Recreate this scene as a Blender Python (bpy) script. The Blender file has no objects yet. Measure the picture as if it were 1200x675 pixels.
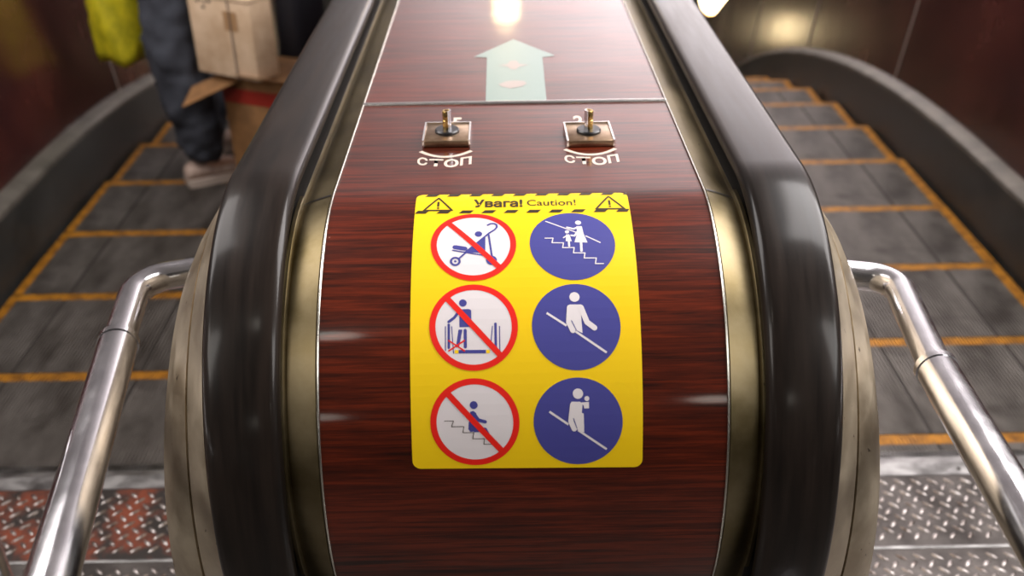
import bpy, bmesh, math, random
from mathutils import Vector, Matrix
from mathutils.geometry import interpolate_bezier
random.seed(7)
SC = bpy.context.scene
COL = SC.collection
PI = math.pi

# ------------------------------------------------------------------ camera
cam_d = bpy.data.cameras.new('camera')
cam = bpy.data.objects.new('camera', cam_d); COL.objects.link(cam); SC.camera = cam
cam_d.sensor_width = 36; cam_d.lens = 1167.0/1200*36
cr = Vector((0.99994521, -0.01246244, -0.01156838)); cd = Vector((-0.01627639, -0.5045857, -0.86331217))
cf = Vector((0.00492085, 0.86329815, -0.50467028))
M = Matrix((cr, -cd, -cf)).transposed().to_4x4()
M.translation = Vector((-0.0159, 0, 1.4559)); cam.matrix_world = M
cam_d.clip_start = .05; cam_d.clip_end = 200
cam_d.dof.use_dof = True; cam_d.dof.focus_distance = 1.17; cam_d.dof.aperture_fstop = 3.6

# ------------------------------------------------------------------ world, light, exposure
SC.view_settings.view_transform = 'Standard'; SC.view_settings.look = 'None'
SC.view_settings.gamma = 1; SC.view_settings.use_curve_mapping = False
SC.view_settings.exposure = -0.25
W = bpy.data.worlds.new('world'); SC.world = W; W.use_nodes = True
W.node_tree.nodes['Background'].inputs[0].default_value = (.90, .80, .72, 1)
W.node_tree.nodes['Background'].inputs[1].default_value = .05

def area(name, loc, target, sx, sy, power, col=(1, 1, 1), spread=180):
    l = bpy.data.lights.new(name, 'AREA'); l.shape = 'RECTANGLE'; l.size = sx; l.size_y = sy
    l.energy = power; l.color = col; l.spread = math.radians(spread)
    o = bpy.data.objects.new(name, l); COL.objects.link(o); o.location = loc
    o.rotation_euler = (Vector(target)-Vector(loc)).to_track_quat('-Z', 'Y').to_euler()
    return o
def point(name, loc, r, power, col=(1, .93, .82)):
    l = bpy.data.lights.new(name, 'POINT'); l.shadow_soft_size = r; l.energy = power; l.color = col
    o = bpy.data.objects.new(name, l); COL.objects.link(o); o.location = loc; return o
# added fill areas, no fixtures modelled: light the newel, deck and landing evenly
area('hall_fill', (2.8, -1.0, 2.85), (0, 1.1, .8), 2.0, 1.8, 105, (1, .97, .94))
area('hall_fill', (-2.6, -1.0, 2.85), (0, 1.1, .8), 1.7, 1.5, 58, (1, .94, .88))
area('hall_fill', (2.35, 1.9, 2.85), (1.5, 2.0, 0), 2.1, 2.8, 275, (1, .96, .95))
area('hall_fill', (-2.3, 1.8, 2.85), (-1.5, 1.9, 0), 1.8, 2.4, 120, (1, .95, .93))
area('hall_fill', (3.2, 3.0, 2.6), (.6, 2.6, 0), .5, 3.0, 60, (1, .96, .95))
area('vault_fill', (1.4, 6.3, 1.6), (1.2, 6.5, 3.0), 2.4, 3.5, 520, (1, .93, .97))  # added upward fill that brightens the vault for reflections in the deck
point('hall_lamp', (-.70, -.77, 3.05), .11, 4.5)
point('hall_lamp', (-.98, -3.1, 1.72), .11, 3)
point('hall_lamp', (1.08, -3.2, 2.18), .13, 6)

# ------------------------------------------------------------------ materials
def mat(name, base=(.5, .5, .5), rough=.5, metal=0., spec=.5, coat=0., coat_rough=.05, emit=None, estr=0):
    m = bpy.data.materials.new(name); m.use_nodes = True
    b = m.node_tree.nodes['Principled BSDF']
    b.inputs['Base Color'].default_value = (*base, 1); b.inputs['Roughness'].default_value = rough
    b.inputs['Metallic'].default_value = metal; b.inputs['Specular IOR Level'].default_value = spec
    b.inputs['Coat Weight'].default_value = coat; b.inputs['Coat Roughness'].default_value = coat_rough
    if emit: b.inputs['Emission Color'].default_value = (*emit, 1); b.inputs['Emission Strength'].default_value = estr
    return m
def noisy(m, c1, c2, scale=(20, 20, 20), lo=.35, hi=.65, detail=6, r1=None, r2=None, uv=False, bump=0, dist=.001, nscale=1., extra=None):
    """mix of two colours by stretched noise; optional roughness range and bump"""
    nt = m.node_tree; N = nt.nodes; L = nt.links; b = N['Principled BSDF']
    tc = N.new('ShaderNodeTexCoord'); mp = N.new('ShaderNodeMapping'); mp.inputs['Scale'].default_value = scale
    L.new(tc.outputs['UV' if uv else 'Object'], mp.inputs['Vector'])
    nz = N.new('ShaderNodeTexNoise'); nz.inputs['Scale'].default_value = nscale; nz.inputs['Detail'].default_value = detail
    nz.inputs['Roughness'].default_value = .6
    L.new(mp.outputs[0], nz.inputs['Vector'])
    rp = N.new('ShaderNodeValToRGB'); rp.color_ramp.elements[0].position = lo; rp.color_ramp.elements[1].position = hi
    rp.color_ramp.elements[0].color = (*c1, 1); rp.color_ramp.elements[1].color = (*c2, 1)
    L.new(nz.outputs['Fac'], rp.inputs['Fac']); L.new(rp.outputs['Color'], b.inputs['Base Color'])
    if r1 is not None:
        mr = N.new('ShaderNodeMapRange'); mr.inputs['From Min'].default_value = .3; mr.inputs['From Max'].default_value = .7
        mr.inputs['To Min'].default_value = r1; mr.inputs['To Max'].default_value = r2
        L.new(nz.outputs['Fac'], mr.inputs['Value']); L.new(mr.outputs[0], b.inputs['Roughness'])
    if bump:
        bp = N.new('ShaderNodeBump'); bp.inputs['Strength'].default_value = bump; bp.inputs['Distance'].default_value = dist
        L.new(nz.outputs['Fac'], bp.inputs['Height']); L.new(bp.outputs[0], b.inputs['Normal'])
    return m, rp, nz
def specks(m, col, scale, thr, coord='Object', stretch=(1, 1, 1), soft=.03):
    """dark or pale worn specks laid over the base colour"""
    nt = m.node_tree; N = nt.nodes; L = nt.links; b = N['Principled BSDF']
    tc = N.new('ShaderNodeTexCoord'); mp = N.new('ShaderNodeMapping'); mp.inputs['Scale'].default_value = stretch
    L.new(tc.outputs[coord], mp.inputs['Vector'])
    nz = N.new('ShaderNodeTexNoise'); nz.inputs['Scale'].default_value = scale; nz.inputs['Detail'].default_value = 3
    L.new(mp.outputs[0], nz.inputs['Vector'])
    mr = N.new('ShaderNodeMapRange'); mr.inputs['From Min'].default_value = thr; mr.inputs['From Max'].default_value = thr+soft
    L.new(nz.outputs['Fac'], mr.inputs['Value'])
    mx = N.new('ShaderNodeMix'); mx.data_type = 'RGBA'
    old = b.inputs['Base Color'].links[0].from_socket if b.inputs['Base Color'].links else None
    if old: L.new(old, mx.inputs[6])
    else: mx.inputs[6].default_value = b.inputs['Base Color'].default_value
    mx.inputs[7].default_value = (*col, 1); L.new(mr.outputs[0], mx.inputs[0]); L.new(mx.outputs[2], b.inputs['Base Color'])

WOOD = mat('lacquered_wood_laminate', rough=.36, spec=.15, coat=.6, coat_rough=.08)
def wood_nodes(m):
    nt = m.node_tree; N = nt.nodes; L = nt.links; b = N['Principled BSDF']
    tc = N.new('ShaderNodeTexCoord')
    def nz(sx, sy, det, rough, dist=0):
        mp = N.new('ShaderNodeMapping'); mp.inputs['Scale'].default_value = (sx, sy, 1); L.new(tc.outputs['UV'], mp.inputs['Vector'])
        n = N.new('ShaderNodeTexNoise'); n.inputs['Scale'].default_value = 1; n.inputs['Detail'].default_value = det
        n.inputs['Roughness'].default_value = rough; n.inputs['Distortion'].default_value = dist
        L.new(mp.outputs[0], n.inputs['Vector']); return n
    a = nz(6, 150, 6, .66, .4); c = nz(20, 600, 3, .6); e = nz(2.5, 16, 2, .5)
    m1 = N.new('ShaderNodeMath'); m1.operation = 'MULTIPLY_ADD'; L.new(c.outputs['Fac'], m1.inputs[0]); m1.inputs[1].default_value = .38; L.new(a.outputs['Fac'], m1.inputs[2])
    m2 = N.new('ShaderNodeMath'); m2.operation = 'MULTIPLY_ADD'; L.new(e.outputs['Fac'], m2.inputs[0]); m2.inputs[1].default_value = .35; L.new(m1.outputs[0], m2.inputs[2])
    rp = N.new('ShaderNodeValToRGB'); r = rp.color_ramp
    r.elements[0].position = .66; r.elements[0].color = (.016, .0035, .002, 1)
    r.elements[1].position = 1.08; r.elements[1].color = (.108, .0140, .0042, 1)
    x = r.elements.new(.84); x.color = (.056, .0078, .0028, 1)
    L.new(m2.outputs[0], rp.inputs['Fac']); L.new(rp.outputs['Color'], b.inputs['Base Color'])
    # faint large-scale waviness of the sheet
    w = nz(5, 9, 2, .4); bp = N.new('ShaderNodeBump'); bp.inputs['Strength'].default_value = .12; bp.inputs['Distance'].default_value = .004
    L.new(w.outputs['Fac'], bp.inputs['Height']); L.new(bp.outputs[0], b.inputs['Normal']); L.new(bp.outputs[0], b.inputs['Coat Normal'])
wood_nodes(WOOD)
specks(WOOD, (.25, .16, .12), 38, .76, 'UV', (1, 1.3, 1))

BRASS = mat('tarnished_trim_metal', rough=.36, metal=1)
noisy(BRASS, (.105, .080, .036), (.205, .165, .098), (9, 9, 9), r1=.32, r2=.48, bump=.05)
specks(BRASS, (.05, .035, .02), 90, .72, stretch=(1, .35, .35))
CAST = mat('dull_cast_metal', rough=.45, metal=.75)
noisy(CAST, (.27, .215, .145), (.46, .39, .29), (14, 14, 14), r1=.34, r2=.55, bump=.012)
specks(CAST, (.07, .045, .025), 60, .70)
BEAD = mat('bright_edge_bead', (.72, .69, .62), .25, 1)
RUBBER = mat('black_handrail_rubber', (.020, .016, .014), .30, 0, .12, coat=.32, coat_rough=.15)
noisy(RUBBER, (.008, .006, .005), (.019, .013, .010), (60, 5, 5), r1=.30, r2=.42)
DARKMETAL = mat('dark_core_metal', (.05, .045, .04), .4, .8)
CHROME = mat('polished_chrome', (.80, .79, .82), .10, 1)
noisy(CHROME, (.70, .69, .72), (.84, .83, .85), (25, 25, 25), r1=.13, r2=.23)
STEEL = mat('brushed_steel', (.86, .84, .82), .24, 1)
ALU = mat('cast_aluminium_comb', (.5, .49, .48), .38, .9)
noisy(ALU, (.18, .175, .17), (.46, .45, .44), (18, 30, 18), r1=.28, r2=.5)
TREAD = mat('grooved_tread_metal', (.2, .19, .18), .5, .35)
noisy(TREAD, (.060, .050, .042), (.19, .17, .152), (9, 4, 9), lo=.34, hi=.66, r1=.42, r2=.65)
specks(TREAD, (.05, .04, .034), 6, .56, stretch=(1, 1.4, 1), soft=.2)
SEAM = mat('tread_seam', (.05, .042, .036), .7, .2)
YPAINT = mat('yellow_step_paint', (.75, .34, .02), .5)
noisy(YPAINT, (.16, .06, .006), (.52, .22, .014), (26, 26, 26), lo=.3, hi=.6)
PLATE = mat('checker_plate_steel', (.2, .18, .17), .35, .7)
noisy(PLATE, (.045, .038, .035), (.125, .110, .102), (10, 10, 10), r1=.36, r2=.5)
PLATE_R = mat('checker_plate_worn_red_paint', (.2, .05, .03), .42, .35)
noisy(PLATE_R, (.050, .042, .038), (.25, .060, .028), (13, 13, 13), lo=.43, hi=.58, r1=.3, r2=.5)
LOZ = mat('worn_bright_lozenge', (.55, .52, .50), .28, .9)
noisy(LOZ, (.14, .11, .095), (.50, .46, .44), (40, 40, 40), lo=.35, hi=.62)
SKIRT = mat('grey_skirt_panel', (.05, .052, .05), .38, .3)
noisy(SKIRT, (.035, .036, .034), (.075, .074, .070), (5, 5, 5), r1=.33, r2=.5)
TRIMM = mat('dull_alloy_trim', (.40, .38, .33), .4, .6)
noisy(TRIMM, (.11, .10, .085), (.20, .18, .155), (8, 8, 8), r1=.5, r2=.62)
LACQ = mat('dark_red_lacquered_panel', (.05, .012, .010), .22, 0, .5, coat=.5, coat_rough=.14)
noisy(LACQ, (.022, .007, .007), (.060, .014, .011), (2, 3, 2), r1=.18, r2=.3)
JOINT = mat('panel_joint_strip', (.34, .30, .27), .45, .6)
PLASTER = mat('white_vault_plaster', (.72, .71, .70), .8)
noisy(PLASTER, (.27, .26, .255), (.34, .33, .32), (1, 1, 1))
STONE = mat('grey_granite_floor', (.2, .19, .18), .35)
noisy(STONE, (.05, .045, .04), (.12, .11, .10), (40, 40, 40))
YEL = mat('yellow_vinyl', (.80, .525, .003), .36, 0, .5)
WHT = mat('white_vinyl', (.66, .61, .62), .38)
RED = mat('red_vinyl', (.70, .012, .006), .38)
NAVY = mat('blue_vinyl', (.050, .050, .235), .38)
BLK = mat('black_vinyl', (.03, .018, .006), .4)
CREAM = mat('cream_stencil_paint', (.60, .50, .42), .5)
ARROW = mat('pale_green_film', (.19, .25, .225), .28, spec=.35)
MARK = mat('faded_pink_print', (.30, .25, .23), .3, spec=.35)
GOLD = mat('worn_brass', (.60, .40, .14), .25, 1)
BRONZE = mat('bronze_plate', (.33, .22, .14), .32, .9)
noisy(BRONZE, (.24, .15, .09), (.40, .28, .18), (40, 40, 40))
BLACKP = mat('black_plastic', (.012, .012, .014), .3)
LAMPG = mat('lit_lamp_glass', (1, .95, .85), .4, emit=(1, .76, .42), estr=16)
TROUS = mat('charcoal_cotton', (.035, .037, .047), .85)
noisy(TROUS, (.026, .028, .038), (.040, .044, .058), (12, 12, 12), bump=.3, dist=.004)
JACKET = mat('dark_navy_cloth', (.02, .022, .03), .8)
SKIN = mat('skin', (.55, .32, .22), .5)
HAIR = mat('dark_hair', (.02, .013, .01), .6)
SHOE = mat('beige_suede', (.48, .34, .28), .7)
noisy(SHOE, (.36, .25, .20), (.56, .42, .35), (40, 40, 40))
SOLE = mat('pale_rubber_sole', (.55, .45, .38), .6)
YBAG = mat('yellow_bag_cloth', (.62, .52, .01), .5)
noisy(YBAG, (.40, .36, .008), (.78, .66, .02), (20, 20, 14), bump=.5, dist=.01)
CARD = mat('pale_cardboard', (.50, .37, .27), .75)
noisy(CARD, (.44, .30, .185), (.60, .44, .30), (9, 9, 9))
CARD2 = mat('brown_cardboard', (.22, .105, .035), .75)
noisy(CARD2, (.16, .075, .025), (.27, .13, .045), (12, 12, 12))
STAIN = mat('brown_packing_tape', (.34, .20, .10), .35)
REDTAPE = mat('red_tape', (.26, .02, .012), .4)
CORD = mat('grey_cord', (.10, .08, .07), .7)
INK = mat('faint_black_ink', (.10, .08, .07), .7)
BAGM = mat('black_nylon', (.012, .012, .017), .5)

# ------------------------------------------------------------------ helpers
def link(name, bm, mats, parent=None, smooth=False, angle=None):
    bmesh.ops.recalc_face_normals(bm, faces=bm.faces)
    me = bpy.data.meshes.new(name); bm.to_mesh(me); bm.free()
    for m in (mats if isinstance(mats, (list, tuple)) else [mats]): me.materials.append(m)
    if smooth:
        for p in me.polygons: p.use_smooth = True
        if angle is not None: me.set_sharp_from_angle(angle=math.radians(angle))
    o = bpy.data.objects.new(name, me); COL.objects.link(o)
    if parent: o.parent = parent
    return o
def tag(o, label=None, cat=None, group=None, kind=None):
    if label: o['label'] = label
    if cat: o['category'] = cat
    if group: o['group'] = group
    if kind: o['kind'] = kind
    return o
def root(name, loc=(0, 0, 0), rz=0):
    o = bpy.data.objects.new(name, None); COL.objects.link(o); o.location = loc; o.rotation_euler = (0, 0, rz)
    o.empty_display_size = .05
    return o
def box(bm, x0, x1, y0, y1, z0, z1, mi=0, bev=0):
    vs = [bm.verts.new((x, y, z)) for x in (x0, x1) for y in (y0, y1) for z in (z0, z1)]
    fs = [bm.faces.new([vs[i] for i in f]) for f in ((0, 1, 3, 2), (4, 6, 7, 5), (0, 4, 5, 1), (2, 3, 7, 6), (0, 2, 6, 4), (1, 5, 7, 3))]
    for f in fs: f.material_index = mi
    if bev:
        bmesh.ops.recalc_face_normals(bm, faces=fs)
        es = list({e for f in fs for e in f.edges})
        bmesh.ops.bevel(bm, geom=es, offset=bev, segments=2, profile=.5, affect='EDGES', material=-1)
    return fs
def loft(bm, rows, closed=False, mi=0, caps=False, uvf=None):
    """rows: list of lists of points -> quad grid"""
    V = [[bm.verts.new(p) for p in r] for r in rows]; n = len(rows[0])
    for i in range(len(V)-1):
        for j in range(n if closed else n-1):
            f = bm.faces.new((V[i][j], V[i][(j+1) % n], V[i+1][(j+1) % n], V[i+1][j])); f.material_index = mi
    if caps: bm.faces.new(V[0]).material_index = mi; bm.faces.new(V[-1]).material_index = mi
    return V
def tube(bm, pts, r, seg=20, mi=0, caps=True):
    pts = [Vector(p) for p in pts]; rows = []
    up = Vector((0, 0, 1)); rr = r if isinstance(r, (list, tuple)) else [r]*len(pts)
    t0 = (pts[1]-pts[0]).normalized(); a = t0.cross(up)
    if a.length < .1: a = t0.cross(Vector((1, 0, 0)))
    a.normalize()
    for i, p in enumerate(pts):
        t = (pts[min(i+1, len(pts)-1)]-pts[max(i-1, 0)]).normalized()
        a = (a-t*a.dot(t)).normalized(); b = t.cross(a)
        rows.append([p+(a*math.cos(k*2*PI/seg)+b*math.sin(k*2*PI/seg))*rr[i] for k in range(seg)])
    loft(bm, rows, True, mi, caps)
def fillet(pts, r, n=10):
    pts = [Vector(p) for p in pts]; out = [pts[0]]
    for i in range(1, len(pts)-1):
        a = (pts[i-1]-pts[i]); b = (pts[i+1]-pts[i]); k = min(r, a.length*.45, b.length*.45)
        p, q = pts[i]+a.normalized()*k, pts[i]+b.normalized()*k
        out += [x for x in interpolate_bezier(p, p+(pts[i]-p)*.56, q+(pts[i]-q)*.56, q, n)]
    return out+[pts[-1]]
def lathe(bm, prof, c=(0, 0, 0), seg=32, mi=0):
    rows = [[Vector(c)+Vector((r*math.cos(k*2*PI/seg), r*math.sin(k*2*PI/seg), z)) for k in range(seg)] for r, z in prof]
    loft(bm, rows, True, mi, True)

# ---- newel surface: deck plane z=.95 running into an elliptical nose; s = arc length from the start of the bend
YC, EA, EB, ZD = 1.1012, .2675, .2961, .95
_T = [i*PI*.95/1500 for i in range(1501)]; _S = [0.]
for i in range(1, 1501):
    _S.append(_S[-1]+math.hypot(EA*(math.sin(_T[i])-math.sin(_T[i-1])), EB*(math.cos(_T[i])-math.cos(_T[i-1]))))
import bisect
def t_of_s(s):
    i = min(max(bisect.bisect(_S, s), 1), 1500); k = (s-_S[i-1])/(_S[i]-_S[i-1]); return _T[i-1]+k*(_T[i]-_T[i-1])
def surf(u, s, n=0.):
    if s <= 0: return Vector((u, YC-s, ZD+n))
    t = t_of_s(s); ny, nz = -math.sin(t)/EA, math.cos(t)/EB; l = math.hypot(ny, nz)
    return Vector((u, YC-EA*math.sin(t)+n*ny/l, ZD-EB+EB*math.cos(t)+n*nz/l))
def map_surf(bm, n, step=.012):
    """bend a flat (u,s) mesh (z = extra height) on to the newel"""
    ys = [v.co.y for v in bm.verts]; lo, hi = max(min(ys), 0), max(ys)
    y = lo+step*.37
    while y < hi:
        g = bm.verts[:]+bm.edges[:]+bm.faces[:]
        bmesh.ops.bisect_plane(bm, geom=g, plane_co=(0, y, 0), plane_no=(0, 1, 0)); y += step
    for v in bm.verts: v.co = surf(v.co.x, v.co.y, n+v.co.z)

# ---- descending path common to both escalators
def path(s, s0=3.2, R=7., phi=math.radians(30)):
    if s <= s0: return s, 0., 0.
    a = (s-s0)/R
    if a <= phi: return s0+R*math.sin(a), -R*(1-math.cos(a)), a
    e = s-s0-R*phi
    return s0+R*math.sin(phi)+e*math.cos(phi), -R*(1-math.cos(phi))-e*math.sin(phi), phi
def pathpts(s_a, s_b, s0, R, n):
    return [path(s_a+(s_b-s_a)*i/n, s0, R) for i in range(n+1)]

# ================================================================== SETTING
def structure(name, bm, mats, smooth=False): return tag(link(name, bm, mats, None, smooth, 35 if smooth else None), kind='structure')
bm = bmesh.new(); box(bm, -3.5, 3.5, -4, .72, -.06, .0); box(bm, -.451, .451, .72, 1.12, -.06, -.0005); structure('floor', bm, STONE)
# tunnel vault over the escalators: hall ceiling runs into a vault that slopes down with the stairs
bm = bmesh.new(); rows = []
for (Y, dz, a) in [(-1.0, 0, 0), (2.6, 0, 0)]+pathpts(3.2, 16, 3.0, 4.0, 24):
    r = []
    for k in range(25):
        an = PI*k/24; x = 4.6*math.cos(an); z = .55+2.75*max(0, math.sin(an))**.5
        r.append((x, Y+math.sin(a)*z*.3, z+dz))
    rows.append(r)
loft(bm, rows); structure('ceiling', bm, PLASTER, True)
# leaning outer panels with joint strips, skirts and trims, right and left
LEAN = .12
def wall_side(sg, name):
    bm = bmesh.new(); P = pathpts(.9, 13, 2.9, 7.5, 70); rows = []
    for (Y, dz, a) in P:
        rows.append([(sg*(1.514+LEAN*h), Y, .225+h+dz) for h in (0, .15, .35, .55, .74)]+[(sg*(1.514+LEAN*.74+.05), Y, .225+.76+dz)])
    loft(bm, rows)
    rows = [[(sg*1.653, Y, .985+dz), (sg*4.6, Y, .985+dz)] for (Y, dz, a) in P]; loft(bm, rows)
    # joints every 1.15 m
    for k in range(-2, 8):
        y0 = 3.76+1.15*k
        if y0 < 1: continue
        # find dz at y0
        dz = min(P, key=lambda q: abs(q[0]-y0))[1]
        w = .006
        rr = [[(sg*(1.514+LEAN*h-.0025), yy, .225+h+dz) for h in (0, .74)] for yy in (y0-w, y0+w)]
        loft(bm, rr, mi=1)
        loft(bm, [[(sg*(1.514+LEAN*h-.0025), yy, .225+h+dz), (sg*(1.516+LEAN*h), yy, .225+h+dz)] for yy, h in ((y0-w, 0), (y0-w, .74))], mi=1)
    return structure(name, bm, [LACQ, JOINT])
wall_side(1, 'wall_right'); wall_side(-1, 'wall_left')
def skirt_side(sg, name, tname):
    P = pathpts(.9, 13, 2.9, 7.5, 70)
    bm = bmesh.new(); loft(bm, [[(sg*1.468, Y, -.45+dz), (sg*1.468, Y, .205+dz), (sg*1.49, Y, .205+dz), (sg*1.49, Y, -.45+dz)] for (Y, dz, a) in P], True, 0, True)
    structure(name, bm, SKIRT)
    bm = bmesh.new(); loft(bm, [[(sg*1.464, Y, .198+dz), (sg*1.466, Y, .212+dz), (sg*1.474, Y, .220+dz), (sg*1.510, Y, .230+dz), (sg*1.530, Y, .230+dz), (sg*1.530, Y, .198+dz)] for (Y, dz, a) in P], True, 0, True)
    structure(tname, bm, TRIMM, True)
skirt_side(1, 'baseboard_right', 'trim_1'); skirt_side(-1, 'baseboard_left', 'trim_2')

# ================================================================== LANDING PLATES AND COMBS
def checker(name, x0, x1, y0, y1, base, label, z=.012):
    bm = bmesh.new(); box(bm, x0, x1, y0, y1, 0, z, 0)
    p = .0355; nx = int((x1-x0)/p); ny = int((y1-y0)/p)
    for i in range(nx+1):
        for j in range(ny+1):
            for q in (0, 1):
                cx = x0+p*(i+.25+.5*q); cy = y0+p*(j+.25+.5*q)
                if cx > x1-.014 or cy > y1-.014 or cx < x0+.014 or cy < y0+.012: continue
                a = PI/4 if (i+j+q) % 2 else -PI/4
                a = PI/4 if q else -PI/4
                a += random.uniform(-.05, .05)
                L, Wd, h = .0135, .0042, .0022
                ca, sa = math.cos(a), math.sin(a)
                ring = [(-L, 0), (-L*.5, Wd*.8), (0, Wd), (L*.5, Wd*.8), (L, 0), (L*.5, -Wd*.8), (0, -Wd), (-L*.5, -Wd*.8)]
                lo = [bm.verts.new((cx+u*ca-v*sa, cy+u*sa+v*ca, z)) for u, v in ring]
                hi = [bm.verts.new((cx+(u*ca-v*sa)*.68, cy+(u*sa+v*ca)*.68, z+h)) for u, v in ring]
                for k in range(8):
                    bm.faces.new((lo[k], lo[(k+1) % 8], hi[(k+1) % 8], hi[k])).material_index = 1
                bm.faces.new(hi).material_index = 1
    o = link(name, bm, [base, LOZ], None, True, 50)
    return tag(o, label, 'floor plate')
for sg, side in ((-1, 'left'), (1, 'right')):
    xa, xb = sorted((sg*.452, sg*1.466))
    m = PLATE_R if sg < 0 else PLATE
    if sg < 0:
        checker('checker_plate', xa, xb, 1.434, 1.640, PLATE_R, 'worn red-painted checker plate between the left comb and the newel')
        checker('checker_plate', xa, xb, .72, 1.426, PLATE, 'grey checker plate nearest the viewer at the foot of the left guard rail')
    else:
        checker('checker_plate', xa, xb, 1.434, 1.640, PLATE, 'grey steel checker plate touching the comb of the right escalator')
        checker('checker_plate', xa, xb, .72, 1.426, PLATE, 'grey checker plate nearest the viewer under the right guard rail')
    bm = bmesh.new(); box(bm, xa, xb, 1.4268, 1.4332, 0, .0135, 0, .001)
    tag(link('joint_strip', bm, ALU), 'thin bright metal strip between the two %s checker plates' % ('left, red and grey,' if sg < 0 else 'right grey'), 'strip')
    # comb plate with teeth
    r = root('comb_plate', (sg*.959, 1.67, 0))
    bm = bmesh.new(); prof = [(-.029, 0), (-.029, .013), (.012, .013), (.034, .009), (.034, 0)]
    loft(bm, [[(x, y, z) for y, z in prof] for x in (-.507, .507)], True, 0, True)
    for k in range(5):
        x = -.44+.22*k; c = [(x+.0045*math.cos(t*PI/4), -.012+.0045*math.sin(t*PI/4)) for t in range(8)]
        bot = [bm.verts.new((a, b, .013)) for a, b in c]; top = [bm.verts.new((a, b, .0145)) for a, b in c]
        bm.faces.new(top).material_index = 1
        for q in range(8): bm.faces.new((bot[q], bot[(q+1) % 8], top[(q+1) % 8], top[q]))
    link('plate', bm, [ALU, DARKMETAL], r)
    bm = bmesh.new(); x = -.495
    while x < .497:
        w = .0018
        vs = [(x-w, .032, .0095), (x+w, .032, .0095), (x+w*.6, .066, .0005), (x-w*.6, .066, .0005), (x-w, .032, -.006), (x+w, .032, -.006), (x+w*.6, .066, -.006), (x-w*.6, .066, -.006)]
        v = [bm.verts.new(q) for q in vs]
        for f in ((0, 1, 2, 3), (0, 4, 5, 1), (1, 5, 6, 2), (2, 6, 7, 3), (3, 7, 4, 0), (4, 7, 6, 5)): bm.faces.new([v[i] for i in f])
        x += .0091
    link('comb_teeth', bm, ALU, r)
    tag(r, 'silver comb plate with fine teeth where the %s escalator steps run out' % side, 'comb plate')

# ================================================================== STEPS
def make_step():
    r = root('escalator_step')
    pitch = .0091; n = 109; x0 = -n*pitch/2
    ys = [-.400, -.396, -.032, 0.]
    bm = bmesh.new()
    seams = (.33, .0, -.33)
    prof = []
    for i in range(n):
        a = x0+i*pitch
        prof += [(a, -.010), (a+pitch*.25, -.010), (a+pitch*.32, 0), (a+pitch*.93, 0), (a+pitch, -.010)]
    V = [[bm.verts.new((x, y, z)) for x, z in prof] for y in (-.397, -.034, 0.)]
    for i in range(2):
        for j in range(len(prof)-1):
            f = bm.faces.new((V[i][j], V[i][j+1], V[i+1][j+1], V[i+1][j]))
            xm = (prof[j][0]+prof[j+1][0])/2
            if i == 1 or abs(xm) > .497-.034: f.material_index = 1
            elif any(abs(xm-s) < .0045 for s in seams): f.material_index = 2
    # front and back closing strips
    for row, yy in ((0, -.397), (2, 0.)):
        B = [bm.verts.new((x, yy, -.022)) for x, z in prof]
        for j in range(len(prof)-1):
            f = bm.faces.new((V[row][j], V[row][j+1], B[j+1], B[j])); f.material_index = 1 if row else 0
    link('tread', bm, [TREAD, YPAINT, SEAM], r)
    bm = bmesh.new(); rows = []
    P = [(-.002, -.022), (-.008, -.06), (-.017, -.10), (-.029, -.15), (-.043, -.192), (-.05, -.192), (-.042, -.15), (-.032, -.10), (-.03, -.034), (-.39, -.034), (-.39, -.022)]
    rows = [[(x, y, z) for y, z in P] for x in (-.495, .495)]
    loft(bm, rows, True, 0, True); link('riser', bm, TREAD, r)
    return r
def copy_tree(o, parent=None):
    c = o.copy(); COL.objects.link(c); c.parent = parent
    for ch in [x for x in bpy.data.objects if x.parent == o]: copy_tree(ch, c)
    return c
step0 = make_step(); used = False
ordn = ['first', 'second', 'third', 'fourth', 'fifth', 'sixth', 'seventh', 'eighth', 'ninth', 'tenth', 'eleventh', 'twelfth', 'thirteenth', 'fourteenth']
bpy.context.view_layer.update()
for sg, start in ((1, 1.795), (-1, 2.10)):
    for n in range(12):
        y, dz, a = path(start+.4*n)
        o = copy_tree(step0) if used else step0; used = True
        o.location = (sg*.956, y, dz-.001)
        side = 'right' if sg > 0 else 'left'
        tag(o, 'grey grooved escalator step with yellow edges, %s from the comb on the %s escalator' % (ordn[n], side), 'step', 'steps of the %s escalator' % side)

# ================================================================== CENTRAL BALUSTRADE
bal = tag(root('escalator_balustrade', (0, 0, 0)), 'dark red wood-grain balustrade end with brassy metal edging between the two escalators', 'balustrade')
WD = .2226; S_STRIP = -.305
def uvify(o, fn):
    me = o.data; uv = me.uv_layers.new(name='UVMap')
    for l in me.loops: uv.data[l.index].uv = fn[l.vertex_index]
def deck(name, s_list, mapper, mats):
    bm = bmesh.new(); nx = 12; rows = []; uvs = []
    for s in s_list:
        rows.append([mapper(-WD+2*WD*j/nx, s) for j in range(nx+1)]); uvs += [(-WD+2*WD*j/nx, s) for j in range(nx+1)]
    loft(bm, rows); me_o = link(name, bm, mats, bal, True); uvify(me_o, uvs); return me_o
S_END = _S[1180]
deck('front_panel', [S_STRIP, -.15]+[S_END*i/90 for i in range(91)], lambda u, s: surf(u, s), WOOD)
DP = lambda s: path(s, 3.3, 7.0)
def deck_far(u, s):
    y, dz, a = DP(YC-s); return Vector((u, y, ZD+dz))
deck('deck_panel', [S_STRIP-.001-.12*i for i in range(90)], deck_far, WOOD)
# cross strip over the panel joint (half round)
bm = bmesh.new(); rows = []
for x in (-WD, WD):
    rows.append([surf(x, S_STRIP+.0045*math.cos(k*PI/8), .0035*math.sin(k*PI/8)) for k in range(9)])
loft(bm, rows, False, 0); link('cross_strip', bm, STEEL, bal, True)

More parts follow.
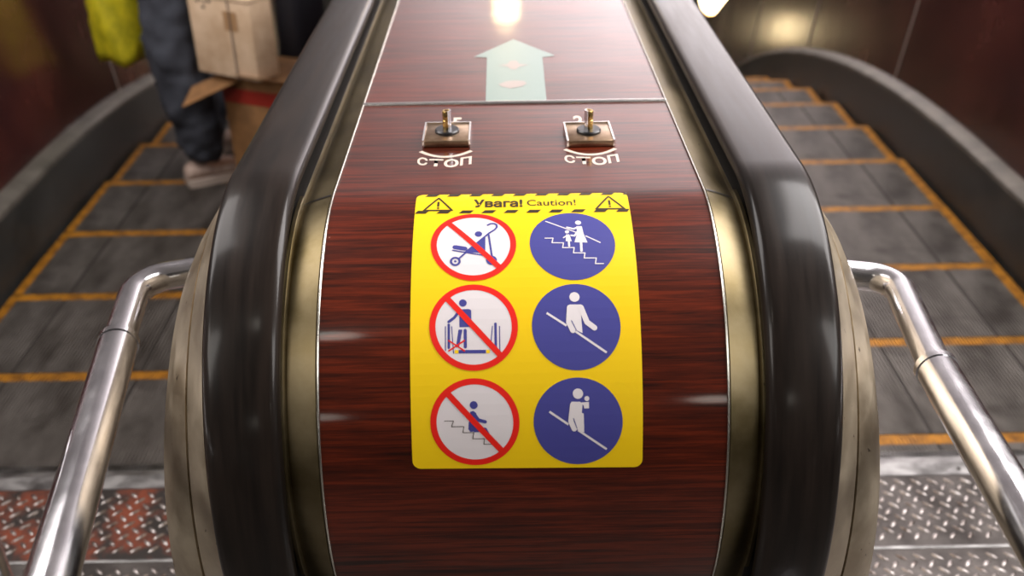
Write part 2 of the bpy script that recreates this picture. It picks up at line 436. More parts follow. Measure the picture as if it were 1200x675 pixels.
# full profile of nose + deck as list of (centre point, outward normal) in the YZ plane
def ell_path(yc, zt, a, b, tmax, far=True, n=70, s_far=12.5):
    out = []
    if far:
        for i in range(60, 0, -1):
            y, dz, an = path(yc+(s_far-yc)*i/60, 3.3, 7.0); out.append((y, zt+dz, math.sin(an), math.cos(an)))
    for i in range(n+1):
        t = tmax*i/n; ny, nz = -math.sin(t)/a, math.cos(t)/b; l = math.hypot(ny, nz)
        out.append((yc-a*math.sin(t), zt-b+b*math.cos(t), ny/l, nz/l))
    return out
def sweep(bm, P, section, closed=True, mi=0, caps=True):
    loft(bm, [[(x, y+ny*q, z+nz*q) for x, q in section] for (y, z, ny, nz) in P], closed, mi, caps)
TM = _T[1180]
for sg in (-1, 1):
    P = ell_path(YC, ZD, EA, EB, TM)
    # trim channel: bead at the wood edge, dished strip, lip at the handrail
    bm = bmesh.new()
    sweep(bm, P, [(sg*x, q) for x, q in ((.2228, .001), (.2236, .0022), (.2258, -.0010), (.238, -.0050), (.250, -.0095), (.2600, -.0135), (.2612, -.010), (.2625, -.0085), (.2668, -.0085), (.2668, -.03), (.2228, -.03))], True)
    o = link('trim_channel', bm, BRASS, bal, True, 30)
    bm = bmesh.new(); sweep(bm, P, [(sg*(.2226+.0013*math.cos(k*PI/4)), .0014+.0013*math.sin(k*PI/4)) for k in range(8)])
    link('edge_bead', bm, BEAD, bal, True)
    # dark butt joint in the channel where the bend begins
    bm = bmesh.new()
    rows = [[surf(sg*x, s, q) for x, q in ((.2260, -.0001), (.238, -.0040), (.250, -.0085), (.2598, -.0124))] for s in (.0048, .0080)]
    loft(bm, rows); link('butt_joint', bm, BLACKP, bal)
# inner core filling the newel below handrails
for sg in (-1, 1):
    P = ell_path(1.1248, .974, .3042, .367, PI*.9)
    bm = bmesh.new(); sweep(bm, P, [(sg*.262, -.032), (sg*.356, -.032), (sg*.356, -.10), (sg*.262, -.10)]); link('handrail_guide', bm, DARKMETAL, bal, True, 40)

# cast end casing: flange beside the handrail sloping out to the rounded side cover
def casing(sg):
    n = 60; tm = PI*.80
    inn = []; mid = []; out = []; dep = []
    for i in range(n+1):
        t = tm*i/n
        inn.append(Vector((sg*.354, 1.1248-.283*math.sin(t), .974-.367+.345*math.cos(t))))
        out.append(Vector((sg*.450, 1.225-.297*math.sin(t), .475+.312*math.cos(t))))
    rows = []
    lead = [4.0, 3.0, 2.4, 1.9, 1.5]
    for y in lead[3:]: rows.append((Vector((sg*.354, y, .952)), Vector((sg*.450, y, .787))))
    for a, b in zip(inn, out): rows.append((a, b))
    # down to the floor
    a, b = inn[-1], out[-1]
    bm = bmesh.new(); R = []
    for a, b in rows:
        d = b-a
        nrm = Vector((0, -1, .4))
        R.append([a+d*0, a+d*.36, a+d*.375+Vector((0, .004, -.003)), a+d*.395+Vector((0, .004, -.003)), a+d*.41, a+d*.6+Vector((sg*.004, -.003, .003)), a+d*.85+Vector((sg*.004, -.002, .002)), a+d*.98, b])
    loft(bm, R)
    link('end_casing', bm, CAST, bal, True, 40)
    # side cover below the casing edge, down to the floor
    bm = bmesh.new(); R = []
    for a, b in rows: R.append([b, Vector((sg*.450, max(b.y, 1.0), max(b.z-.02, .0))) if b.z > .35 else b])
    pts = [b for a, b in rows]
    poly = pts+[Vector((sg*.450, pts[-1].y, 0)), Vector((sg*.450, rows[0][1].y, 0))]
    f = bm.faces.new([bm.verts.new(p) for p in poly]); bmesh.ops.triangulate(bm, faces=[f])
    link('side_cover', bm, CAST, bal)
    # balustrade side panel running on behind
    P = pathpts(1.9, 12.5, 3.2, 7.1, 50)
    bm = bmesh.new(); loft(bm, [[(sg*.354, Y, .952+dz), (sg*.432, Y, .235+dz), (sg*.450, Y, .22+dz), (sg*.4505, Y, -.5+dz)] for (Y, dz, an) in P])
    link('side_panel', bm, LACQ, bal)
casing(-1); casing(1)
# plinth under the nose
bm = bmesh.new(); e = surf(0, S_END)
f = [(-.45, 1.0, 0), (-.45, 1.25, 0), (.45, 1.25, 0), (.45, 1.0, 0)]
box(bm, -.448, .448, 1.0, 1.9, 0, .27, 0, .01); link('plinth', bm, CAST, bal)

# ================================================================== HANDRAILS (each moves by itself)
def handrail(sg, label):
    P = ell_path(1.1248, .974, .3042, .367, PI, n=90)
    y, z, ny, nz = P[-1]; P += [(y+.1, z, 0, -1), (y+.25, z, 0, -1)]
    c = sg*.3075; hw = .0425; sec = []
    # rounded C profile
    def arc(cx, cz, r, a0, a1, n=7): return [(cx+r*math.cos(math.radians(a0+(a1-a0)*k/n)), cz+r*math.sin(math.radians(a0+(a1-a0)*k/n))) for k in range(n+1)]
    r = .0115
    sec += arc(hw-r, -r-.0008, r, -60, 88)
    sec += [(.018, .0000), (0, .0004), (-.018, .0000)]
    sec += arc(-hw+r, -r-.0008, r, 92, 240)
    sec += [(-.022, -.0245), (-.022, -.0205), (.022, -.0205), (.022, -.0245)]
    bm = bmesh.new(); sweep(bm, P, [(c+x, q) for x, q in sec])
    return tag(link('escalator_handrail', bm, RUBBER, None, True, 60), label, 'handrail', 'black rubber handrails')
handrail(-1, 'black rubber handrail curving down along the left edge of the balustrade')
handrail(1, 'black rubber handrail curving down along the right edge of the balustrade')
# outer handrails on top of the far panels
for sg, side in ((-1, 'left'), (1, 'right')):
    P = [(y, .985+.03+dz, math.sin(a), math.cos(a)) for y, dz, a in pathpts(.9, 12.8, 2.9, 7.5, 60)]
    bm = bmesh.new(); sweep(bm, P, [(sg*1.70+x, q) for x, q in ((-.042, -.01), (-.034, 0), (.034, 0), (.042, -.01), (.042, -.03), (-.042, -.03))])
    tag(link('escalator_handrail', bm, RUBBER, None, True, 50), 'outer black handrail along the top of the %s wall panels' % side, 'handrail')

# ================================================================== FLAT GRAPHICS ON THE NEWEL
def poly(bm, pts, mi=0, z=0.):
    vs = [bm.verts.new((x, y, z)) for x, y in pts]
    try: f = bm.faces.new(vs)
    except ValueError: return
    f.material_index = mi
    if len(vs) > 4: bmesh.ops.triangulate(bm, faces=[f])
def stroke(bm, pts, w, mi=0, z=0., round_=True):
    for i in range(len(pts)-1):
        (x0, y0), (x1, y1) = pts[i], pts[i+1]; d = math.hypot(x1-x0, y1-y0)
        if d == 0: continue
        nx, ny = -(y1-y0)/d*w/2, (x1-x0)/d*w/2; a = math.atan2(y1-y0, x1-x0)
        if round_:
            P = [(x1+w/2*math.cos(a-PI/2+PI*k/8), y1+w/2*math.sin(a-PI/2+PI*k/8)) for k in range(9)]
            P += [(x0+w/2*math.cos(a+PI/2+PI*k/8), y0+w/2*math.sin(a+PI/2+PI*k/8)) for k in range(9)]
        else: P = [(x0+nx, y0+ny), (x0-nx, y0-ny), (x1-nx, y1-ny), (x1+nx, y1+ny)]
        poly(bm, P, mi, z+i*1e-6)
def disc(bm, c, r, mi=0, z=0., n=40): poly(bm, [(c[0]+r*math.cos(2*PI*k/n), c[1]+r*math.sin(2*PI*k/n)) for k in range(n)], mi, z)
def ringf(bm, c, r0, r1, mi=0, z=0., n=64):
    for k in range(n):
        a, b = 2*PI*k/n, 2*PI*(k+1)/n
        poly(bm, [(c[0]+r*math.cos(t), c[1]+r*math.sin(t)) for r, t in ((r0, a), (r1, a), (r1, b), (r0, b))], mi, z)
def rrect(x0, x1, y0, y1, r, n=6):
    out = []
    for cx, cy, a0 in ((x1-r, y1-r, 0), (x0+r, y1-r, 90), (x0+r, y0+r, 180), (x1-r, y0+r, 270)):
        out += [(cx+r*math.cos(math.radians(a0+90*k/n)), cy+r*math.sin(math.radians(a0+90*k/n))) for k in range(n+1)]
    return out
def text_mesh(txt, u0, u1, s0, s1, bold=0.):
    cu = bpy.data.curves.new('t', 'FONT'); cu.body = txt; cu.offset = bold; cu.resolution_u = 4
    ob = bpy.data.objects.new('t', cu); COL.objects.link(ob); bpy.context.view_layer.update()
    dg = bpy.context.evaluated_depsgraph_get(); me = bpy.data.meshes.new_from_object(ob.evaluated_get(dg))
    bm = bmesh.new(); bm.from_mesh(me); bpy.data.objects.remove(ob); bpy.data.curves.remove(cu); bpy.data.meshes.remove(me)
    xs = [v.co.x for v in bm.verts]; ys = [v.co.y for v in bm.verts]
    for v in bm.verts:
        v.co.x = u0+(v.co.x-min(xs))/(max(xs)-min(xs))*(u1-u0)
        v.co.y = s1-(v.co.y-min(ys))/(max(ys)-min(ys))*(s1-s0); v.co.z = 0
    return bm
def place(name, bm, n, mats, parent, tilt=None, step=.012):
    if tilt:
        for v in bm.verts: v.co.y += tilt*(v.co.x)
    map_surf(bm, n, step); return link(name, bm, mats, parent)

STK = tag(root('warning_sticker', tuple(surf(0, .18))), 'yellow safety sticker with six round pictograms on the front of the wood-grain newel', 'sticker')
STK_OFF = -surf(0, .18)
def stk(name, bm, n, mats, step=.012):
    o = place(name, bm, n, mats, STK, .010, step); o.data.transform(Matrix.Translation(STK_OFF)); return o
X0, X1, SA, SB = -.1224, .1293, .0125, .3620
bm = bmesh.new(); poly(bm, rrect(X0, X1, SA, SB, .009)); stk('sheet', bm, .0005, YEL)
# black hazard dashes, top edge and second row
p = .0262
for row, (s0, s1) in enumerate(((SA-.0004, SA+.0052), (.0480, .0535))):
    bm = bmesh.new(); k = -1
    while True:
        x = X0+p*k+(.010 if row == 0 else -.001); w = .0135; sk = .0045
        if x > X1: break
        P = [(x+sk, s0), (x+w+sk, s0), (x+w, s1), (x, s1)]; P = [(min(max(a, X0), X1), b) for a, b in P]
        if P[1][0]-P[0][0] > .0015 or P[2][0]-P[3][0] > .0015: poly(bm, P)
        k += 1
    stk('hazard_dashes', bm, .0008, BLK)
for cx in (-.0955, .1065):
    bm = bmesh.new(); a, b, c = (cx-.0165, .0475), (cx+.0165, .0475), (cx, .0215)
    stroke(bm, [a, b], .0026); stroke(bm, [b, c], .0024); stroke(bm, [c, a], .0024)
    stroke(bm, [(cx, .0310), (cx, .0390)], .0026); disc(bm, (cx, .0430), .0015, n=12)
    stk('warning_triangle', bm, .0008, BLK)
stk('heading_text', text_mesh('Увага!', -.0539, .0040, .0255, .0425, .035), .0008, BLK, .006)
stk('heading_text', text_mesh('Caution!', .0092, .0668, .0275, .0400, .006), .0008, BLK, .006)

RC = .0484
CIR = {'p': (-.0532, (.1035, .2048, .3095)), 'm': (.0590, (.1035, .2050, .3095))}
def xf(c, pts): return [(c[0]+x*RC, c[1]+y*RC) for x, y in pts]
class Sym:
    def __init__(s, c, kind): s.c = c; s.bm = bmesh.new(); s.kind = kind; s.lay = 0
    def P(s, pts, mi, z): poly(s.bm, xf(s.c, pts), mi, z)
    def S(s, pts, w, mi, z, rnd=True): stroke(s.bm, xf(s.c, pts), w*RC, mi, z, rnd)
    def D(s, c, r, mi, z): disc(s.bm, xf(s.c, [c])[0], r*RC, mi, z)
Z1, Z2, Z3 = .0002, .0004, .0006
SM = [WHT, RED, NAVY, YEL, BLK]
def prohibition(c, draw, label):
    S = Sym(c, 'p'); disc(S.bm, c, RC*.88, 0, 0., 64); ringf(S.bm, c, RC*.862, RC, 1, Z1)
    draw(S)
    S.S([(-.60, -.66), (.60, .66)], .135, 1, Z3, False)
    o = stk('prohibition_symbol', S.bm, .0008, SM); o['label'] = label
def mandatory(c, draw, label):
    S = Sym(c, 'm'); disc(S.bm, c, RC, 2, 0., 64); draw(S)
    o = stk('mandatory_symbol', S.bm, .0008, SM); o['label'] = label
def stroller(S):
    N = 2
    S.S([(.33, -.59), (.40, -.64), (.48, -.645), (.545, -.60), (.55, -.52), (.50, -.44), (.37, -.33), (-.34, .42)], .042, N, Z2)
    S.D((.115, -.305), .086, N, Z1)
    S.P([(.28, -.265), (.275, .27), (-.22, .235), (-.02, .04), (.10, -.08)], N, Z1)
    S.S([(-.43, .09), (-.20, .135)], .12, N, Z1); S.S([(-.48, .18), (.34, .35)], .032, N, Z2)
    S.S([(.355, -.28), (.43, .36)], .042, N, Z2)
    ringf(S.bm, xf(S.c, [(-.42, .49)])[0], .075*RC, .125*RC, N, Z2, 24); S.D((-.42, .49), .028, N, Z2)
    ringf(S.bm, xf(S.c, [(.42, .466)])[0], .06*RC, .125*RC, N, Z2, 24); S.D((.42, .466), .028, N, Z2)
    S.D((-.12, -.125), .05, N, Z2)
def standing(S):
    N = 2
    S.D((-.24, -.55), .086, N, Z1)
    S.P([(-.34, -.40), (-.10, -.405), (-.06, -.36), (-.06, .0), (-.10, .0), (-.11, -.20), (-.15, -.20), (-.15, .015), (-.32, .015), (-.32, -.25)], N, Z1)
    S.S([(-.34, -.34), (-.43, -.21), (-.56, -.11)], .062, N, Z1); S.S([(-.09, -.36), (-.085, -.02)], .075, N, Z2)
    S.P([(-.34, .07), (-.25, .07), (-.33, .47), (-.40, .47)], N, Z1); S.S([(-.19, .09), (-.19, .46)], .072, N, Z1)
    for a, b, w in (((-.56, -.04), (-.56, .48), .056), ((-.635, .0), (-.635, .54), .022), ((-.495, .0), (-.455, .60), .02), ((.495, -.06), (.495, .46), .056), ((.585, .0), (.585, .55), .022), ((.425, .0), (.385, .40), .02)):
        S.S([a, b], w, N, Z1)
    S.S([(-.34, .57), (.27, .57)], .078, N, Z1, False); S.S([(-.43, .57), (-.345, .57)], .078, 3, Z1, False); S.S([(.28, .57), (.36, .57)], .078, 3, Z1, False)
    S.S([(-.56, .32), (-.21, .55)], .034, 1, Z2); S.S([(-.21, .32), (-.56, .55)], .034, 1, Z2)
def sitting(S):
    N = 2
    S.D((-.02, -.40), .088, N, Z1)
    S.P([(-.10, -.25), (-.03, -.27), (.03, -.22), (.08, -.05), (.06, .18), (-.10, .215), (-.15, .15), (-.14, .0), (-.11, -.10)], N, Z1)
    S.S([(-.02, -.20), (.08, -.06), (.23, -.02)], .078, N, Z2); S.S([(.0, .17), (.22, .16), (.33, .38)], .10, N, Z1)
    S.S([(-.68, -.045), (-.48, -.045), (-.525, .087), (-.25, .087), (-.275, .226), (-.03, .226), (-.055, .37), (.21, .37), (.19, .5), (.36, .5)], .016, 4, Z2)
def adult_child(S):
    S.S([(-.60, -.705), (.10, -.335)], .030, 0, Z1); S.S([(.33, -.215), (.65, -.016)], .030, 0, Z1)
    S.D((.17, -.65), .072, 0, Z1)
    S.P([(.12, -.53), (.25, -.53), (.28, -.28), (.355, -.016), (.05, -.03), (.13, -.31)], 0, Z1)
    S.S([(.15, -.49), (.05, -.44), (-.10, -.49)], .05, 0, Z2); S.S([(.16, -.38), (.06, -.22), (-.015, -.235)], .05, 0, Z2); S.S([(.205, -.04), (.20, .22)], .058, 0, Z1)
    S.D((-.11, -.35), .05, 0, Z1); S.P([(-.136, -.27), (-.06, -.27), (-.01, -.06), (-.155, -.06)], 0, Z1)
    S.S([(-.12, -.23), (-.20, -.165)], .035, 0, Z2); S.S([(-.08, -.08), (-.08, .08)], .048, 0, Z1)
    S.S([(-.635, -.154), (-.45, -.154), (-.477, -.016), (-.21, -.01), (-.234, .13), (.034, .13), (.01, .28), (.277, .285), (.253, .426), (.533, .426), (.504, .58), (.69, .58)], .026, 0, Z2)
def hold_rail(S):
    S.S([(-.66, -.305), (-.22, -.010)], .05, 0, Z1, False); S.S([(-.02, .125), (.665, .606)], .05, 0, Z1, False)
    S.D((-.017, -.68), .116, 0, Z1)
    S.P([(-.14, -.50), (.13, -.50), (.17, -.40), (.115, -.28), (.135, .165), (-.02, .085), (-.10, -.10), (-.17, -.10), (-.20, -.30)], 0, Z1)
    S.S([(-.135, -.43), (-.165, -.085), (-.08, .10)], .125, 0, Z2); S.S([(.12, -.43), (.245, -.085), (.41, .045)], .125, 0, Z2)
    S.S([(-.105, -.12), (-.005, .09)], .018, 2, Z3)
def carry_child(S):
    S.S([(-.645, -.24), (-.22, .055)], .05, 0, Z1, False); S.S([(-.005, .185), (.64, .64)], .05, 0, Z1, False)
    S.D((0, -.64), .116, 0, Z1)
    S.P([(-.15, -.46), (.05, -.46), (.10, -.38), (.08, -.21), (.125, -.19), (.135, .24), (-.04, .165), (-.10, -.06), (-.18, -.10), (-.19, -.25)], 0, Z1)
    S.S([(-.12, -.39), (-.165, -.02), (-.09, .155)], .12, 0, Z2)
    S.S([(-.105, -.08), (-.03, .14)], .016, 2, Z3)
    S.D((.20, -.53), .055, 0, Z1); S.P([(.06, -.44), (.245, -.455), (.245, -.31), (.14, -.305), (.12, -.38), (.06, -.41)], 0, Z1)
prohibition((CIR['p'][0], CIR['p'][1][0]), stroller, 'red-ringed pictogram of a crossed-out pushchair')
prohibition((CIR['p'][0], CIR['p'][1][1]), standing, 'red-ringed pictogram of a figure stepping on the edge')
prohibition((CIR['p'][0], CIR['p'][1][2]), sitting, 'red-ringed pictogram of a figure sitting on the steps')
mandatory((CIR['m'][0], CIR['m'][1][0]), adult_child, 'blue pictogram of an adult leading a child on steps')
mandatory((CIR['m'][0], CIR['m'][1][1]), hold_rail, 'blue pictogram of a figure holding the rail')
mandatory((CIR['m'][0], CIR['m'][1][2]), carry_child, 'blue pictogram of a figure carrying a baby and holding the rail')

# arrow film on the deck behind the cross strip
ar = tag(root('arrow_sticker', tuple(surf(0, -.45))), 'pale green arrow film pointing up the deck behind the cross strip', 'sticker')
def arr(name, bm, n, m):
    map_surf(bm, n); bmesh.ops.translate(bm, verts=bm.verts, vec=-surf(0, -.45)); return link(name, bm, m, ar)
bm = bmesh.new(); poly(bm, [(-.0430, -.3115), (-.0430, -.5255), (-.0650, -.530), (.0022, -.628), (.0708, -.530), (.0490, -.5225), (.0470, -.3115)]); arr('arrow_film', bm, .0006, ARROW)
bm = bmesh.new()
poly(bm, [(-.024, -.4815), (-.010, -.488), (-.004, -.505), (.006, -.505), (.010, -.488), (.026, -.481), (.010, -.474), (.004, -.458), (-.004, -.460), (-.010, -.475)]); arr('faded_print', bm, .0009, MARK); bm = bmesh.new()
poly(bm, [(-.024, -.388), (-.012, -.402), (.003, -.405), (.016, -.401), (.020, -.390), (.012, -.376), (-.006, -.367), (-.019, -.376)]); arr('faded_print', bm, .0009, MARK)

# stencilled lettering round the key switches
def stencil(cx, digit, dx, label):
    r = tag(root('stencilled_lettering', tuple(surf(cx, -.10))), label, 'lettering')
    off = -surf(cx, -.10)
    def put(name, bm, n=.0003):
        map_surf(bm, n); bmesh.ops.translate(bm, verts=bm.verts, vec=off); return link(name, bm, CREAM, r)
    for ch, a, b, s0, s1, tl in (('С', -.0355, -.0222, -.1035, -.0785, .25), ('Т', -.0203, -.0020, -.0975, -.0740, .10), ('О', -.0008, .0180, -.0965, -.0705, -.05), ('П', .0200, .0345, -.1035, -.0775, -.35)):
        b_ = text_mesh(ch, cx+a, cx+b, s0, s1, .03)
        for v in b_.verts: v.co.y += tl*(v.co.x-cx-(a+b)/2)
        put('letter', b_)
    bm = bmesh.new(); P = []
    for k in range(13):
        q = -1+2*k/12; P.append((cx+.0335*q, -.1005-.0195*q*q-.004))
    stroke(bm, P, .0058, 0, 0, False); put('arc_line', bm)
    put('digit', text_mesh(digit, cx+dx, cx+dx+.0135, -.2475, -.2080, .03))
stencil(-.0935, '5', .0040, 'cream stencilled stop lettering in front of the left key switch')
stencil(.0965, '2', -.0150, 'cream stencilled stop lettering in front of the right key switch')

# ================================================================== KEY SWITCHES
def key_switch():
    r = root('key_switch')
    bm = bmesh.new(); box(bm, -.0305, .0305, -.033, .033, 0, .0095, 0, .0022); link('base_plate', bm, BRONZE, r, True, 40)
    bm = bmesh.new()
    for x0, x1, y0, y1 in ((-.0318, -.0295, -.0340, .0340), (.0295, .0318, -.0340, .0340), (-.0295, .0295, .0318, .0340)): box(bm, x0, x1, y0, y1, 0, .0108, 0)
    link('edge_frame', bm, STEEL, r)
    bm = bmesh.new(); lathe(bm, [(.0165, .0095), (.0165, .0125), (.0150, .0140), (.0065, .0140)]); link('collar', bm, BLACKP, r, True, 40)
    bm = bmesh.new(); lathe(bm, [(.0056, .0135), (.0056, .026), (.0048, .0266), (.0048, .0276), (.0056, .0284), (.0056, .0385), (.0050, .0395), (.0026, .0395), (.0026, .034)]); k = link('barrel', bm, GOLD, r, True, 40)
    bm = bmesh.new(); rows = []
    for z in (.0140, .0400): rows.append([(.0062*math.cos(a), .0062*math.sin(a), z) for a in [math.radians(-70+140*i/8) for i in range(9)]]+[(.0048*math.cos(a), .0048*math.sin(a), z) for a in [math.radians(70-140*i/8) for i in range(9)]])
    loft(bm, rows, True, 0, True); link('sleeve', bm, CHROME, r, True, 40)
    return r
k0 = key_switch(); k0.location = surf(-.0935, -.170)
tag(k0, 'bronze key switch with upright brass lock barrel, left one on the deck', 'key switch', 'key switches on the deck')
bpy.context.view_layer.update()
k1 = copy_tree(k0); k1.location = surf(.0975, -.163); k1.rotation_euler = (0, 0, .02)
for ch in [x for x in bpy.data.objects if x.parent == k1 and x.name.startswith('sleeve')]: ch.rotation_euler = (0, 0, PI)
tag(k1, 'bronze key switch with upright brass lock barrel, right one on the deck', 'key switch', 'key switches on the deck')

# ================================================================== GUARD RAILS
def guard(pts, sleeve_i, label, name='guard_rail'):
    r = root(name, tuple(pts[0])); off = Vector(pts[0])
    P = [Vector(p)-off for p in pts]
    bm = bmesh.new(); full = fillet(P[:sleeve_i+1], .062, 14); tube(bm, full, .0208, 28); link('tube', bm, CHROME, r, True, 60)
    rest = [P[sleeve_i]]+P[sleeve_i+1:]
    bm = bmesh.new(); q = fillet(rest, .09, 14); tube(bm, q, .0248, 28); link('sleeve_tube', bm, CHROME, r, True, 60)
    bm = bmesh.new(); d = (P[sleeve_i+1]-P[sleeve_i]).normalized(); tube(bm, [P[sleeve_i]-d*.0035, P[sleeve_i]+d*.006], .0262, 28); link('sleeve_ring', bm, CHROME, r, True, 60)
    bm = bmesh.new(); a = P[0]; d = (P[1]-P[0]).normalized(); tube(bm, [a-d*.002, a+d*.006], .030, 24); tube(bm, [a+Vector((0, 0, .023)), a+d*.010+Vector((0, 0, .023))], .008, 12); link('wall_flange', bm, CHROME, r, True, 60)
    bm = bmesh.new(); lathe(bm, [(.055, 0), (.055, .008), (.026, .012)], P[-1]+Vector((0, 0, 0))); link('floor_flange', bm, CHROME, r, True, 40)
    return tag(r, label, 'guard rail')
guard([(-.452, 1.278, .750), (-.545, 1.245, .750), (-.520, 1.083, .750), (-.395, .36, .750), (-.392, .34, .0)], 2, 'chrome guard rail bending from the left side of the newel towards the viewer')
guard([(.452, 1.235, .750), (.533, 1.215, .750), (.507, .995, .750), (.480, .36, .750), (.480, .34, .0)], 2, 'chrome guard rail bending from the right side of the newel towards the viewer')
r = root('barrier_post', (-.808, 1.11, .0))
bm = bmesh.new(); tube(bm, fillet([(0, 0, .016), (-.0, -.0, .80), (-.70, .0, .80)], .08, 10), .021, 24); link('tube', bm, CHROME, r, True, 60)
bm = bmesh.new(); lathe(bm, [(.05, .0145), (.05, .021), (.024, .026)]); link('floor_flange', bm, CHROME, r, True, 40)
tag(r, 'chrome barrier post at the bottom left corner beside the left guard rail', 'post')

# ================================================================== LAMPS (glass globes on short stems along the escalators)
def lamp(x, y, z, h, rad, label, power):
    r = root('balustrade_lamp', (x, y, z))
    bm = bmesh.new(); lathe(bm, [(.06, .002), (.06, .012), (.02, .03), (.018, h-rad*1.2), (.05, h-rad)], seg=24); link('stem', bm, GOLD, r, True, 40)
    bm = bmesh.new(); bmesh.ops.create_uvsphere(bm, u_segments=24, v_segments=16, radius=rad)
    bmesh.ops.scale(bm, vec=(1, 1, 1.35), verts=bm.verts); bmesh.ops.translate(bm, vec=(0, 0, h+rad*.3), verts=bm.verts); link('glass_globe', bm, LAMPG, r, True)
    return tag(r, label, 'lamp', 'lit lamps along the balustrades')
lamp(0, 4.3, deck_far(0, YC-4.3).z+.012, .65, .06, 'lit lamp on the central balustrade, nearest of the row', 0)
lamp(0, 11.2, deck_far(0, YC-11.2).z+.02, .72, .13, 'lit lamp on the central balustrade, farther down', 0)
lamp(1.80, 8.7, -1.16, .38, .10, 'bright lamp seen past the right handrail at the top of the right wall panels', 0)
lamp(2.02, 9.2, -1.33, .38, .09, 'smaller bright lamp just right of the first beyond the right wall panels', 0)

# ================================================================== PASSENGER
def skin_mesh(name, verts, edges, radii, mats, parent, sub=2, rootv=0, disp=0., noise=.05):
    me = bpy.data.meshes.new(name); me.from_pydata([Vector(v) for v in verts], edges, []); o = bpy.data.objects.new(name, me); COL.objects.link(o)
    m = o.modifiers.new('skin', 'SKIN'); m.use_smooth_shade = True
    for i, v in enumerate(me.skin_vertices[0].data):
        r = radii[i]; v.radius = r if isinstance(r, (tuple, list)) else (r, r); v.use_root = (i == rootv)
    s = o.modifiers.new('sub', 'SUBSURF'); s.levels = sub; s.render_levels = sub
    if disp:
        t = bpy.data.textures.new(name, 'CLOUDS'); t.noise_scale = noise; t.noise_depth = 2
        d = o.modifiers.new('wrinkles', 'DISPLACE'); d.texture = t; d.strength = disp; d.mid_level = .5; d.texture_coords = 'LOCAL'
    bpy.context.view_layer.update(); dg = bpy.context.evaluated_depsgraph_get()
    me2 = bpy.data.meshes.new_from_object(o.evaluated_get(dg)); me2.name = name
    o.modifiers.clear(); o.data = me2; me2.materials.clear(); me2.materials.append(mats)
    for p in me2.polygons: p.use_smooth = True
    if parent: o.parent = parent
    return o
PO = Vector((-1.09, 3.34, -.02)); pr = root('person', tuple(PO))
tag(pr, 'person in charcoal trousers and beige shoes riding the left escalator beside cardboard boxes', 'person')
F = Vector((.86, .50, 0)); Lf = Vector((-.50, .86, 0)); U = Vector((0, 0, 1))
def W_(x, y, z): return Vector((x, y, z))-PO
class Sk:
    def __init__(s): s.v = []; s.e = []; s.r = []
    def add(s, p, r, prev=None):
        s.v.append(p); s.r.append(r); i = len(s.v)-1
        if prev is not None: s.e.append((prev, i))
        return i
    def chain(s, prev, items):
        for p, r in items: prev = s.add(p, r, prev)
        return prev
hipR, kneeR, ankR = W_(-1.075, 3.31, .90), W_(-1.105, 3.285, .50), W_(-1.075, 3.285, .09)
hipL, kneeL, ankL = W_(-1.19, 3.46, .90), W_(-1.15, 3.52, .50), W_(-1.13, 3.56, .07)
pel = W_(-1.13, 3.39, .95)
chest = W_(-1.12, 3.40, 1.28); neck = W_(-1.11, 3.40, 1.46); headp = W_(-1.09, 3.41, 1.60)
shR, shL = W_(-1.04, 3.23, 1.40), W_(-1.20, 3.56, 1.40)
elR, elL = W_(-.965, 3.16, 1.12), W_(-1.29, 3.60, 1.13)
wrR, wrL = W_(-.89, 3.165, .865), W_(-1.335, 3.53, .89)
hdR, hdL = W_(-.874, 3.166, .782), W_(-1.345, 3.50, .81)
b = Sk(); c0 = b.add(pel, (.13, .10)); c1 = b.add(W_(-1.125, 3.395, 1.12), (.12, .09), c0); c2 = b.add(chest, (.13, .10), c1); c3 = b.add(W_(-1.115, 3.40, 1.41), (.07, .06), c2)
c4 = b.add(neck, (.052, .052), c3); c5 = b.add(headp-U*.05+F*.005, (.075, .08), c4); c6 = b.add(headp+U*.03, (.078, .088), c5); c7 = b.add(headp+U*.085, (.055, .06), c6)
b.add(headp-U*.02+F*.098, .012, c5)
for h, k, a in ((hipR, kneeR, ankR), (hipL, kneeL, ankL)): b.chain(c0, [(h-U*.05, .085), (k, .052), (k-U*.15, .052), (a+U*.02, .036), (a-U*.035+F*.03, .034), (a-U*.045+F*.11, .03)])
for s_, e_, w_, h_, sg in ((shR, elR, wrR, hdR, 1), (shL, elL, wrL, hdL, -1)):
    i = b.chain(c3, [(s_, .055), (e_, .038), (w_, (.026, .022)), (h_, (.036, .016))])
    d = (h_-w_).normalized(); sidev = F if sg < 0 else (F*.6-Lf*.4).normalized()
    for q, ln in ((-.027, .070), (-.009, .080), (.009, .076), (.027, .060)):
        st = h_+d*.018+sidev*q; b.chain(i, [(st, .0105), (st+d*ln*.5, .0085), (st+d*ln*.85+Lf*(.012*sg), .0075)])
    b.chain(i, [(w_+d*.035+sidev*.030, .011), (w_+d*.068+sidev*.050, .0085)])
body = skin_mesh('body', b.v, b.e, b.r, SKIN, pr, 2)
